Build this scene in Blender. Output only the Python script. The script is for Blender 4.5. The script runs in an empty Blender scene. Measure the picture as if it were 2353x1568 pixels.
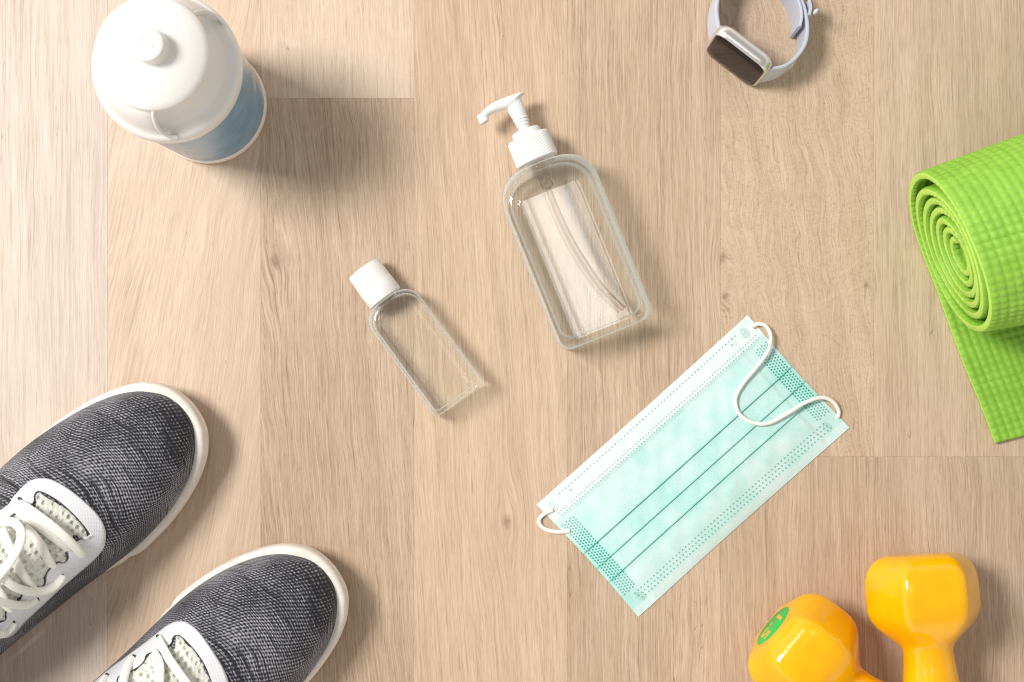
import bpy, bmesh, math, random
import numpy as np
from mathutils import Vector, Matrix
random.seed(7); rng = np.random.RandomState(7)
S = 0.01                      # script works in centimetres
SC = 37.3                     # reference pixels per cm on the floor
HC = 90.0                     # camera height (cm)
FX, FY = 1176.5, 784.0        # frame centre
NY = 870.0                    # point straight below the lens
CX, CY = 0.0, -(NY-FY)/SC
scn = bpy.context.scene
# ---------------------------------------------------------------- camera
cam_d = bpy.data.cameras.new('camera'); cam = bpy.data.objects.new('camera', cam_d)
scn.collection.objects.link(cam); scn.camera = cam
WID = 2*FX/SC
cam.location = (CX*S, CY*S, HC*S)
cam_d.sensor_width = 36; cam_d.lens = 36*HC/WID
cam_d.shift_y = (0-CY)/WID
cam_d.clip_start = 0.02; cam_d.clip_end = 20
cam_d.dof.use_dof = True; cam_d.dof.focus_distance = (HC-2.0)*S; cam_d.dof.aperture_fstop = 9.0
# ---------------------------------------------------------------- world + lamps
w = bpy.data.worlds.new('World'); scn.world = w; w.use_nodes = True
bg = w.node_tree.nodes['Background']; bg.inputs[1].default_value = 1.0
# a plain bright room: pale walls around, dimmer ceiling, brighter on the window side
_t = w.node_tree; _tc = _t.nodes.new('ShaderNodeTexCoord'); _sp = _t.nodes.new('ShaderNodeSeparateXYZ'); _t.links.new(_tc.outputs['Generated'], _sp.inputs[0])
def _mr(src, a0, a1, b0, b1):
    n_ = _t.nodes.new('ShaderNodeMapRange'); n_.interpolation_type = 'SMOOTHSTEP'; _t.links.new(src, n_.inputs[0])
    for i_, v_ in enumerate((a0, a1, b0, b1)): n_.inputs[i_+1].default_value = v_
    return n_.outputs[0]
_wall = _mr(_sp.outputs[2], .35, .75, 1.0, 0.0); _side = _mr(_sp.outputs[0], -.9, .9, 1.05, .5)
_m1 = _t.nodes.new('ShaderNodeMath'); _m1.operation = 'MULTIPLY'; _t.links.new(_wall, _m1.inputs[0]); _t.links.new(_side, _m1.inputs[1])
_m2 = _t.nodes.new('ShaderNodeMath'); _m2.operation = 'ADD'; _t.links.new(_m1.outputs[0], _m2.inputs[0]); _m2.inputs[1].default_value = .34
_vm = _t.nodes.new('ShaderNodeVectorMath'); _vm.operation = 'SCALE'; _vm.inputs[0].default_value = (1.0, .95, .89); _t.links.new(_m2.outputs[0], _vm.inputs[3])
_t.links.new(_vm.outputs[0], bg.inputs[0])
def area(name, loc, target, sx, sy, power, col):
    l = bpy.data.lights.new(name, 'AREA'); l.shape = 'RECTANGLE'; l.size = sx*S; l.size_y = sy*S
    l.energy = power; l.color = col
    o = bpy.data.objects.new(name, l); scn.collection.objects.link(o)
    o.location = Vector(loc)*S
    o.rotation_euler = (Vector(target)-Vector(loc)).to_track_quat('-Z', 'Y').to_euler()
    return o
area('window_lamp', (-118, 44, 176), (2, -2, 0), 54, 50, 48.5, (1.0, 0.965, 0.925))
for off_, wd_ in ((-6.2, 5.4), (4.0, 8.6)):  # added overhead panels, shaped and turned to reflect as strips in the pump bottle
    c_ = Vector((6.2+.925*off_, 15.5+.38*off_, 155))
    o_ = area('reflection_panel', c_, (c_.x, c_.y, 0), wd_, 36, 0.42*wd_/8, (1.0, 0.99, 0.98)); o_.rotation_euler = (0, 0, math.radians(22))
scn.view_settings.view_transform = 'Standard'
try: scn.view_settings.look = 'None'
except Exception: pass
scn.view_settings.exposure = 0.0; scn.view_settings.gamma = 1
scn.view_settings.use_curve_mapping = False
cy = scn.cycles
cy.filter_width = 1.1; cy.max_bounces = 14; cy.transmission_bounces = 12; cy.glossy_bounces = 6; cy.diffuse_bounces = 4
cy.caustics_refractive = True; cy.caustics_reflective = False; cy.blur_glossy = 0.5
cy.sample_clamp_indirect = 6.0; cy.use_denoising = True

def P(px, py, z=0.0):
    """point of the scene (cm) at height z"""
    gx, gy = (px-FX)/SC, -(py-FY)/SC
    k = (HC-z)/HC
    return Vector((CX+(gx-CX)*k, CY+(gy-CY)*k, z))
# ---------------------------------------------------------------- mesh helpers
def link(o, parent=None):
    scn.collection.objects.link(o)
    if parent: o.parent = parent
    return o
def mk(name, verts, faces, mat, parent=None, smooth=True, loc=None, uvs=None, mids=None, attrs=None, auto=None):
    me = bpy.data.meshes.new(name)
    me.from_pydata([(v[0]*S, v[1]*S, v[2]*S) for v in verts], [], faces)
    for m in (mat if isinstance(mat, (list, tuple)) else [mat]): me.materials.append(m)
    if mids is not None: me.polygons.foreach_set('material_index', mids)
    if uvs is not None:
        ul = me.uv_layers.new(name='UVMap'); li = np.zeros(len(me.loops), dtype=np.int32)
        me.loops.foreach_get('vertex_index', li)
        ul.data.foreach_set('uv', np.asarray(uvs, dtype=np.float32)[li].ravel())
    if attrs:
        for k, v in attrs.items():
            a = me.attributes.new(k, 'FLOAT_VECTOR', 'POINT'); a.data.foreach_set('vector', np.asarray(v, dtype=np.float32).ravel())
    me.update()
    if smooth:
        me.polygons.foreach_set('use_smooth', [True]*len(me.polygons))
        if auto: me.set_sharp_from_angle(angle=math.radians(auto))
    o = bpy.data.objects.new(name, me)
    if loc is not None: o.location = Vector(loc)*S
    return link(o, parent)
def thing(name, label, cat, loc=(0,0,0), rot=0.0, group=None):
    o = bpy.data.objects.new(name, None); o.empty_display_size = 0.02
    scn.collection.objects.link(o); o.location = Vector(loc)*S; o.rotation_euler = (0,0,rot)
    o['label'] = label; o['category'] = cat
    if group: o['group'] = group
    return o
def loft(rings, closed=True, cap0=True, cap1=True):
    n = len(rings[0]); V = [tuple(p) for r in rings for p in r]; F = []
    m = n if closed else n-1
    for i in range(len(rings)-1):
        for j in range(m):
            a = i*n+j; b = i*n+(j+1) % n
            F.append((a, b, b+n, a+n))
    if cap0: F.append(tuple(range(n-1, -1, -1)))
    if cap1: F.append(tuple((len(rings)-1)*n+j for j in range(n)))
    return V, F
def lathe(prof, n=72, c=(0,0), axis='z'):
    rings = []
    for r, z in prof:
        rings.append([(c[0]+r*math.cos(2*math.pi*k/n), c[1]+r*math.sin(2*math.pi*k/n), z) for k in range(n)])
    return loft(rings)
def rotY(V, zc=0.0):   # lathe axis z -> +y, centre height zc
    return [(v[0], v[2], -v[1]+zc) for v in V]
def join(parts):
    V = []; F = []
    for v, f in parts:
        o = len(V); V += list(v); F += [tuple(i+o for i in g) for g in f]
    return V, F
def cr(pts, n=8, closed=False):
    pts = [Vector(p) for p in pts]; out = []
    N = len(pts)
    for i in range(N if closed else N-1):
        if closed: p0, p1, p2, p3 = pts[(i-1)%N], pts[i], pts[(i+1)%N], pts[(i+2)%N]
        else: p0, p1, p2, p3 = pts[max(i-1,0)], pts[i], pts[i+1], pts[min(i+2,N-1)]
        for k in range(n):
            t = k/n
            out.append(0.5*((2*p1)+(p2-p0)*t+(2*p0-5*p1+4*p2-p3)*t*t+(3*p1-p0-3*p2+p3)*t**3))
    if not closed: out.append(pts[-1])
    return out
def resample(pts, n):
    pts = [Vector(p) for p in pts]
    d = [0]
    for i in range(1, len(pts)): d.append(d[-1]+(pts[i]-pts[i-1]).length)
    out = []; j = 0
    for k in range(n):
        t = d[-1]*k/(n-1)
        while j < len(d)-2 and d[j+1] < t: j += 1
        f = (t-d[j])/max(1e-9, d[j+1]-d[j])
        out.append(pts[j].lerp(pts[j+1], min(1, max(0, f))))
    return out
def tube(path, rx, rz=None, n=10, up=(0,0,1), p=2.0, cap=True, closed=False):
    rz = rz or rx; rings = []; up = Vector(up); N = len(path)
    for i, c in enumerate(path):
        if closed: t = (path[(i+1)%N]-path[i-1]).normalized()
        else: t = (path[min(i+1,N-1)]-path[max(i-1,0)]).normalized()
        s = t.cross(up)
        s = s.normalized() if s.length > 1e-4 else Vector((1,0,0))
        u = s.cross(t).normalized()
        r = []
        for k in range(n):
            a = 2*math.pi*k/n; ca, sa = math.cos(a), math.sin(a)
            ex = math.copysign(abs(ca)**(2/p), ca)*rx; ez = math.copysign(abs(sa)**(2/p), sa)*rz
            r.append(tuple(c+s*ex+u*ez))
        rings.append(r)
    if closed:
        rings.append(rings[0]); return loft(rings, cap0=False, cap1=False)
    return loft(rings, cap0=cap, cap1=cap)
def interp(x, T):
    return float(np.interp(x, [t[0] for t in T], [t[1] for t in T]))
def smooth_table(T, n=12):
    pts = cr([(a, b, 0) for a, b in T], n); return [(p.x, p.y) for p in pts]
# ---------------------------------------------------------------- node helper
def srgb(r, g, b):
    f = lambda c: (c/255/12.92 if c/255 <= .04045 else ((c/255+.055)/1.055)**2.4)
    return (f(r), f(g), f(b), 1)
class NT:
    def __init__(s, name):
        s.m = bpy.data.materials.new(name); s.m.use_nodes = True; s.t = s.m.node_tree; s.N = s.t.nodes; s.L = s.t.links
        s.N.clear(); s.out = s.N.new('ShaderNodeOutputMaterial')
        s.b = s.N.new('ShaderNodeBsdfPrincipled'); s.L.new(s.b.outputs[0], s.out.inputs[0])
    def set(s, sock, v):
        if isinstance(v, bpy.types.NodeSocket): s.L.new(v, sock)
        elif v is not None: sock.default_value = v
    def n(s, typ, ins=None, out=0, **kw):
        nd = s.N.new('ShaderNode'+typ)
        for k, v in kw.items(): setattr(nd, k, v)
        for k, v in (ins or {}).items(): s.set(nd.inputs[k], v)
        return nd.outputs[out]
    def math(s, op, a, b=None, c=None, clamp=False):
        nd = s.N.new('ShaderNodeMath'); nd.operation = op; nd.use_clamp = clamp
        s.set(nd.inputs[0], a); s.set(nd.inputs[1], b); s.set(nd.inputs[2], c); return nd.outputs[0]
    def xyz(s, v):
        nd = s.N.new('ShaderNodeSeparateXYZ'); s.L.new(v, nd.inputs[0]); return nd.outputs
    def vec(s, x, y, z=0.0):
        nd = s.N.new('ShaderNodeCombineXYZ'); s.set(nd.inputs[0], x); s.set(nd.inputs[1], y); s.set(nd.inputs[2], z); return nd.outputs[0]
    def noise(s, v, scale=1.0, detail=2.0, rough=0.5, dist=0.0):
        return s.n('TexNoise', {'Vector': v, 'Scale': scale, 'Detail': detail, 'Roughness': rough, 'Distortion': dist})
    def ramp(s, f, a, b, lo=0.0, hi=1.0):
        nd = s.N.new('ShaderNodeMapRange'); nd.interpolation_type = 'SMOOTHSTEP'
        s.set(nd.inputs[0], f); s.set(nd.inputs[1], a); s.set(nd.inputs[2], b); s.set(nd.inputs[3], lo); s.set(nd.inputs[4], hi); return nd.outputs[0]
    def mix(s, f, a, b, mode='MIX'):
        nd = s.N.new('ShaderNodeMix'); nd.data_type = 'RGBA'; nd.blend_type = mode
        s.set(nd.inputs[0], f); s.set(nd.inputs[6], a); s.set(nd.inputs[7], b); return nd.outputs[2]
    def pos(s):   # object coordinates in cm
        o = s.n('TexCoord', out=3)
        nd = s.N.new('ShaderNodeVectorMath'); nd.operation = 'SCALE'; s.L.new(o, nd.inputs[0]); nd.inputs[3].default_value = 100; return nd.outputs[0]
    def uv(s): return s.n('TexCoord', out=2)
    def bump(s, h, strength=0.3, dist=0.001):
        nd = s.N.new('ShaderNodeBump'); nd.inputs['Strength'].default_value = strength; nd.inputs['Distance'].default_value = dist
        s.L.new(h, nd.inputs['Height']); s.L.new(nd.outputs[0], s.b.inputs['Normal'])
    def P(s, **kw):
        for k, v in kw.items(): s.set(s.b.inputs[k.replace('_', ' ')], v)
        return s
def simple(name, col, rough=0.5, noise=0.0, nscale=3.0, bump=0.0, spec=0.5, **kw):
    t = NT(name); c = col
    if noise:
        n = t.noise(t.pos(), nscale, 3)
        c = t.mix(t.ramp(n, .3, .7), [x*(1-noise) for x in col[:3]]+[1], [min(1, x*(1+noise*.6)) for x in col[:3]]+[1])
    t.P(Base_Color=c, Roughness=rough); t.b.inputs['Specular IOR Level'].default_value = spec
    if bump: t.bump(t.noise(t.pos(), nscale*6, 3), bump, 0.0004)
    for k, v in kw.items(): t.set(t.b.inputs[k.replace('_', ' ')], v)
    return t.m

# ================================================================ FLOOR
def wood_mat():
    t = NT('oak_laminate')
    p = t.xyz(t.pos()); x, y = p[0], p[1]
    A = t.xyz(t.n('Attribute', out=1, attribute_name='wA'))
    B = t.xyz(t.n('Attribute', out=1, attribute_name='wB'))
    C = t.xyz(t.n('Attribute', out=1, attribute_name='wC'))
    seed = A[2]
    M = t.math
    # slow warp of the fibres
    n1 = t.noise(t.vec(M('MULTIPLY', x, .22), M('MULTIPLY', y, .055), seed), 1, 2)
    dx = M('MULTIPLY', M('SUBTRACT', n1, .5), .95)
    n2 = t.noise(t.vec(M('MULTIPLY', x, .40), M('MULTIPLY', y, .26), M('ADD', seed, 9.1)), 1, 2)
    dx = M('ADD', dx, M('MULTIPLY', M('SUBTRACT', n2, .5), M('MULTIPLY', C[0], .34)))
    darkk = None
    for (kx, ky, r, amp) in KNOTS:
        ex = M('SUBTRACT', x, kx); ey = M('SUBTRACT', y, ky)
        d2 = M('ADD', M('POWER', M('ABSOLUTE', M('DIVIDE', ex, r)), 2.0), M('POWER', M('ABSOLUTE', M('DIVIDE', ey, r*2.4)), 2.0))
        g = M('EXPONENT', M('MULTIPLY', d2, -1.0))
        dx = M('SUBTRACT', dx, M('MULTIPLY', M('MULTIPLY', ex, g), amp))
        d3 = M('ADD', M('POWER', M('ABSOLUTE', M('DIVIDE', ex, r*.22)), 2.0), M('POWER', M('ABSOLUTE', M('DIVIDE', ey, r*.34)), 2.0))
        d3 = M('ADD', d3, M('MULTIPLY', M('SUBTRACT', t.noise(t.pos(), 3.5, 3), .5), 1.6))
        g3 = M('EXPONENT', M('MULTIPLY', d3, -1.0), clamp=True)
        darkk = g3 if darkk is None else M('MAXIMUM', darkk, g3)
    xs = M('ADD', x, dx)
    # cathedral figure
    xc = M('SUBTRACT', x, B[0])
    v = M('ADD', M('MULTIPLY', xs, .9), M('ADD', M('MULTIPLY', M('MULTIPLY', xc, xc), B[1]), M('MULTIPLY', y, B[2])))
    bands = t.noise(t.vec(v, M('MULTIPLY', y, .012), M('ADD', seed, 3.7)), 1.3, 3, .6)
    broad = t.noise(t.vec(M('MULTIPLY', xs, .28), M('MULTIPLY', y, .035), M('ADD', seed, 5.5)), 1, 2)
    # across-fibre coordinate that follows the figure
    u = M('ADD', xs, M('MULTIPLY', M('SUBTRACT', v, M('MULTIPLY', xs, .9)), .5))
    pores = t.noise(t.vec(M('MULTIPLY', u, 13.0), M('MULTIPLY', y, .22), seed), 1, 2, .6)
    fine = t.noise(t.vec(M('MULTIPLY', u, 20.0), M('MULTIPLY', y, 1.1), M('ADD', seed, 2.2)), 1, 2, .6)
    lines = t.noise(t.vec(M('MULTIPLY', u, 5.5), M('MULTIPLY', y, .045), M('ADD', seed, 7.9)), 1, 2, .6)
    short = t.noise(t.vec(M('MULTIPLY', u, 11.0), M('MULTIPLY', y, 4.5), M('ADD', seed, 8.8)), 1, 3, .6)
    light = (0.64, 0.472, 0.328, 1); mid = (0.485, 0.342, 0.226, 1); dark = (0.245, 0.150, 0.093, 1)
    f = M('ADD', M('MULTIPLY', t.ramp(bands, .30, .70), .40), M('MULTIPLY', t.ramp(broad, .34, .66), .45))
    f = M('ADD', f, A[0], clamp=True)
    col = t.mix(f, light, mid)
    pk = t.ramp(lines, .50, .68)
    fig = t.ramp(C[0], 2.0, 4.0)
    rip = t.noise(t.vec(M('MULTIPLY', x, 3.2), M('MULTIPLY', M('ADD', y, M('MULTIPLY', M('SUBTRACT', t.noise(t.vec(M('MULTIPLY', x, .22), M('MULTIPLY', y, .22), 33.0), 1, 2), .5), 6.0)), 7.0), seed), 1, 2, .6)
    micro = t.noise(t.vec(M('MULTIPLY', u, 26.0), M('MULTIPLY', y, .9), M('ADD', seed, 14.0)), 1, 1, .5)
    pf = M('MULTIPLY', t.ramp(pores, .48, .68), M('ADD', .26, M('MULTIPLY', pk, .22)))
    pf = M('MULTIPLY', pf, M('SUBTRACT', 1.0, M('MULTIPLY', fig, .2)))
    pf = M('ADD', pf, M('MULTIPLY', pk, .06))
    pf = M('ADD', pf, M('MULTIPLY', t.ramp(fine, .48, .68), .22))
    pf = M('ADD', pf, M('MULTIPLY', t.ramp(micro, .42, .68), .20))
    pf = M('ADD', pf, M('MULTIPLY', M('MULTIPLY', t.ramp(rip, .50, .68), .24), fig))
    pf = M('ADD', pf, M('MULTIPLY', M('MULTIPLY', t.ramp(short, .50, .70), .40), M('MULTIPLY', C[0], .12)))
    pf = M('MULTIPLY', pf, C[2], clamp=True)
    col = t.mix(pf, col, dark)
    # limed pale fibres
    lf = M('MULTIPLY', t.ramp(t.noise(t.vec(M('MULTIPLY', u, 14.0), M('MULTIPLY', y, .22), M('ADD', seed, 40.0)), 1, 2, .6), .5, .68), .38)
    col = t.mix(lf, col, (0.72, 0.58, 0.46, 1))
    # medullary flecks
    wv = M('MULTIPLY', M('SUBTRACT', t.noise(t.vec(M('MULTIPLY', x, .25), M('MULTIPLY', y, .15), 77.0), 1, 2), .5), 7.0)
    fl = t.noise(t.vec(M('MULTIPLY', x, .16), M('MULTIPLY', M('ADD', y, wv), 1.0), M('ADD', seed, 61.0)), 1, 2)
    col = t.mix(M('MULTIPLY', t.ramp(fl, .56, .68), C[1], clamp=True), col, (0.76, 0.60, 0.46, 1))
    # dark cracks
    ck = t.noise(t.vec(M('MULTIPLY', u, 1.3), M('MULTIPLY', y, .10), M('ADD', seed, 91.0)), 1, 2)
    ckl = M('ABSOLUTE', M('SUBTRACT', ck, .70))
    col = t.mix(t.ramp(ckl, 0.0, .007, .40, 0.0), col, (0.12, 0.065, 0.04, 1))
    col = t.mix(M('MULTIPLY', darkk, .6), col, (0.20, 0.11, 0.075, 1))
    val = M('SUBTRACT', 1.0, M('MULTIPLY', M('MAXIMUM', M('SUBTRACT', A[0], .3), 0.0), .72))
    hue = t.n('HueSaturation', {'Hue': 0.5, 'Saturation': A[1], 'Value': val, 'Color': col})
    t.P(Base_Color=hue, Roughness=t.ramp(pores, .4, .7, .40, .52)); t.b.inputs['Specular IOR Level'].default_value = .35
    t.bump(M('SUBTRACT', 1.0, pf), .15, 0.00025)
    return t.m
def gx(px): return (px-FX)/SC
def gy(py): return -(py-FY)/SC
KNOTS = [(gx(632), gy(600), 1.5, .75), (gx(1165), gy(1200), 1.25, .8), (gx(1662), gy(592), 1.1, .7), (gx(1666), gy(680), .8, .6), (gx(1990), gy(655), .7, .4)]
def build_floor():
    seams = [247+352.2*k for k in range(-7, 13)]
    spec = {  # strip start -> list of (y pixel where the piece begins, tone, sat, xc px, a, b, warp, fleck, contrast)
        -105: [(-9e3, .16, .62, 60, .010, .02, 0.5, 0.0, .62)],
        247:  [(-9e3, -.02, .86, 520, .055, -.30, 0.5, 0.0, .60)],
        600:  [(-9e3, -.30, .80, 760, .0, .05, 0.6, .16, .72), (226, .37, .92, 700, .035, .16, 1.6, 0.0, 1.25)],
        948:  [(-9e3, -.08, .95, 1180, .02, .10, 0.7, 0.0, .82)],
        1306: [(-9e3, .10, .92, 1400, .006, .03, 0.9, 0.0, 1.05)],
        1655: [(-9e3, .02, .93, 1850, .03, .20, 4.6, .12, .80), (1050, .16, .90, 1750, .02, .04, 1.2, 0.0, .95)],
        2008: [(-9e3, .00, .88, 2200, .004, .03, 0.8, 0.0, .90), (1050, .12, .86, 2200, .004, .05, 1.6, 0.0, .95)],
        2360: [(-9e3, .05, .9, 2500, .01, .03, 1.0, 0.0, .95), (1050, .1, .9, 2500, .01, .03, 1.0, 0.0, .95)],
    }
    V = []; F = []; A = []; B = []; C = []
    gap = .004
    for s0 in seams:
        key = min(spec, key=lambda k: abs(k-s0))
        if abs(key-s0) < 30: pieces = spec[key]
        else:
            pieces = [(-9e3, random.uniform(-.3, .25), random.uniform(.8, .95), s0+random.uniform(0, 350), random.uniform(0, .03), random.uniform(-.1, .1), random.uniform(.5, 2), 0.0, random.uniform(.7, 1)),
                      (random.uniform(-600, 2000), random.uniform(-.3, .25), random.uniform(.8, .95), s0, .01, .05, 1.0, 0.0, .9)]
        for i, pc in enumerate(pieces):
            ytop = gy(pc[0]) if pc[0] > -8e3 else 75
            ybot = gy(pieces[i+1][0]) if i+1 < len(pieces) else -75
            xa, xb = gx(s0)+gap, gx(s0+352.2)-gap
            ya, yb = ybot+gap*.9, ytop-gap*.9
            seed = round(s0*.137+i*13.7, 3)
            o = len(V); bev = .005
            V += [(xa, ya, -bev*.5), (xb, ya, -bev*.5), (xb, yb, -bev*.5), (xa, yb, -bev*.5), (xa+bev, ya+bev, 0), (xb-bev, ya+bev, 0), (xb-bev, yb-bev, 0), (xa+bev, yb-bev, 0),
                  (xa, ya, -.7), (xb, ya, -.7), (xb, yb, -.7), (xa, yb, -.7)]
            F += [(o+4, o+5, o+6, o+7)]
            for k in range(4):
                k2 = (k+1) % 4
                F += [(o+k, o+k2, o+4+k2, o+4+k), (o+8+k, o+8+k2, o+k2, o+k)]
            A += [(pc[1], pc[2], seed)]*12; B += [(gx(pc[3]), pc[4], pc[5])]*12; C += [(pc[6], pc[7], pc[8])]*12
    o = len(V); V += [(-90, -75, -.1), (110, -75, -.1), (110, 75, -.1), (-90, 75, -.1)]; F.append((o, o+1, o+2, o+3))
    A += [(.5, .9, 1)]*4; B += [(0, 0, 0)]*4; C += [(0, 0, 1)]*4
    ob = mk('floor', V, F, wood_mat(), smooth=False, attrs={'wA': A, 'wB': B, 'wC': C})
    ob['kind'] = 'structure'
build_floor()

# ================================================================ materials shared
WHITE = simple('white_plastic', (.78, .78, .77, 1), .34, spec=.5, Subsurface_Weight=.05)
WHITE_MATTE = simple('white_soft_plastic', (.80, .80, .79, 1), .38)
def glass_mat(name, ior, tint=(1, 1, 1, 1), rough=0.0, e0=.28, e1=.72, refl=1.0, fior=None, rim=.5):
    """clear walls seen square-on let light straight through; steep edges get a pale colour in place of bent light"""
    t = NT(name); t.N.remove(t.b)
    gl = t.N.new('ShaderNodeBsdfGlass'); gl.inputs['Color'].default_value = tint; gl.inputs['IOR'].default_value = ior; gl.inputs['Roughness'].default_value = rough
    tr = t.N.new('ShaderNodeBsdfTransparent'); tr.inputs[0].default_value = tint
    gs = t.N.new('ShaderNodeBsdfGlossy'); gs.inputs['Roughness'].default_value = .015+rough
    f0 = (((fior or ior)-1)/((fior or ior)+1))**2
    lw0 = t.N.new('ShaderNodeLayerWeight'); lw0.inputs['Blend'].default_value = .5
    fr = t.math('ADD', f0, t.math('MULTIPLY', t.math('POWER', lw0.outputs['Facing'], 5.0), 1-f0))
    m1 = t.N.new('ShaderNodeMixShader'); t.L.new(t.math('MULTIPLY', fr, refl, clamp=True), m1.inputs[0]); t.L.new(tr.outputs[0], m1.inputs[1]); t.L.new(gs.outputs[0], m1.inputs[2])
    lw = t.N.new('ShaderNodeLayerWeight'); lw.inputs['Blend'].default_value = .5
    # rim: pale colour stands in for refracted bright surroundings, with a little real glass
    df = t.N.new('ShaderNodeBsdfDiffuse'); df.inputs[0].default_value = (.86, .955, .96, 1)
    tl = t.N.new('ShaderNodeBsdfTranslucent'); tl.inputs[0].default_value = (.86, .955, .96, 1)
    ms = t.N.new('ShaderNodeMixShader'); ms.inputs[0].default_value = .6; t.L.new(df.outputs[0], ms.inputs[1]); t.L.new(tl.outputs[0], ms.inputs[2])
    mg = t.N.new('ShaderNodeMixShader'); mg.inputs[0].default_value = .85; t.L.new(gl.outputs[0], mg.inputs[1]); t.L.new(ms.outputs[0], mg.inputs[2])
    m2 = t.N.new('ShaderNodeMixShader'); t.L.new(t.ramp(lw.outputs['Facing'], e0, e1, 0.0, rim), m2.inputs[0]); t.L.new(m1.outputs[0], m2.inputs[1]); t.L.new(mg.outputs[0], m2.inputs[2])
    t.L.new(m2.outputs[0], t.out.inputs[0])
    return t.m

# ================================================================ SHAKER BOTTLE
def build_shaker():
    c = P(478, 241, .3)
    root = thing('shaker_bottle', 'tall white lidded drinks shaker with a blue lower body, standing upright at the top left', 'shaker bottle', (c.x, c.y, 0))
    # body
    t = NT('blue_print')
    p = t.xyz(t.pos())
    ang = t.math('ARCTAN2', p[1], p[0])
    n = t.noise(t.pos(), .55, 4, .6)
    blue = t.mix(t.ramp(n, .32, .68), (.12, .30, .48, 1), (.19, .37, .54, 1))
    # pale printed area at one side of the wrap
    f = t.ramp(t.math('ADD', ang, t.math('MULTIPLY', t.math('SUBTRACT', n, .5), .9)), .02, .42)
    col = t.mix(f, blue, (.62, .60, .57, 1))
    f2 = t.ramp(t.math('ADD', ang, t.math('MULTIPLY', t.math('SUBTRACT', n, .5), 1.2)), -1.2, -1.9)  # lamp-facing side painted its own blue, darkened to offset the strong light there
    col = t.mix(t.math('MULTIPLY', f2, .8), col, (.13, .22, .36, 1))
    f3 = t.ramp(p[2], .70, .85, 1, 0)
    col = t.mix(f3, col, (.78, .72, .66, 1))
    t.P(Base_Color=col, Roughness=.22)
    prof = [(3.2, 0.0), (3.5, .02), (3.6, .12), (3.62, .35), (3.58, .55), (3.52, .62), (3.53, .8), (3.60, 3.0), (3.70, 6.0), (3.82, 9.0), (3.88, 10.8), (3.3, 10.9)]
    V, F = lathe(prof, 96); mk('body', V, F, t.m, root, auto=40)
    # lid skirt and shoulder
    m = NT('lid_plastic'); m.P(Base_Color=(.75, .745, .73, 1), Roughness=.33, Subsurface_Weight=.12)
    m.b.inputs['Subsurface Radius'].default_value = (.004, .003, .002)
    def ang_r(a):   # the side away from the light is cut in as a grip
        d = (a-math.radians(-22)+math.pi) % (2*math.pi)-math.pi
        return 1.0/(1+math.exp((abs(d)-math.radians(67))*26))
    n = 180; rings = []
    P1 = [(3.80, 10.2, 3.80), (3.98, 10.25, 3.98), (4.03, 10.5, 4.03), (4.03, 11.15, 4.03), (3.96, 11.4, 3.96), (3.84, 11.52, 3.80), (3.74, 11.62, 3.35), (3.62, 12.2, 3.02), (3.42, 13.0, 2.84), (3.16, 13.7, 2.72), (2.86, 14.05, 2.66), (2.7, 14.15, 2.62)]
    for (r, z, ri) in P1:
        ring = []
        for k in range(n):
            a = 2*math.pi*k/n; g = ang_r(a)
            rr = r*(1-g)+ri*g
            ring.append((rr*math.cos(a), rr*math.sin(a), z))
        rings.append(ring)
    V, F = loft(rings); mk('lid', V, F, m.m, root, auto=50)
    # dome top with overhanging edge
    cx0, cy0 = .0, .06
    prof = [(2.4, 14.0), (2.88, 13.98), (2.98, 14.06), (3.0, 14.2), (2.95, 14.34), (2.7, 14.55), (2.2, 14.8), (1.6, 15.02), (1.1, 15.14), (.86, 15.18), (.4, 15.2), (.05, 15.2)]
    V, F = lathe(prof, 120, (cx0, cy0)); dome = mk('lid_dome', V, F, m.m, root, auto=50)
    prof = [(1.1, 15.05), (.96, 15.14), (.90, 15.3), (.88, 15.85), (.86, 15.97), (.78, 16.05), (.40, 16.07), (.38, 16.01), (.33, 16.01), (.31, 16.07), (.02, 16.08)]
    V, F = lathe(prof, 60, (cx0+.18, cy0+.08)); mk('drinking_spout', V, F, m.m, root, auto=50)
    # curved grip fins under the dome
    for a0 in (-89, 45):
        pts = []
        sg = 1 if a0 > 0 else -1
        for z, r, da in [(14.1, 2.86, 0), (13.6, 3.12, 2), (13.0, 3.4, 2.5), (12.3, 3.66, 1), (11.7, 3.86, -4), (11.5, 3.9, -9)]:
            a = math.radians(a0+sg*da*1.0); pts.append((r*math.cos(a), r*math.sin(a), z))
        V, F = tube(cr(pts, 6), .12, .15, 10); mk('grip_fin', V, F, m.m, root)
build_shaker()

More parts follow.
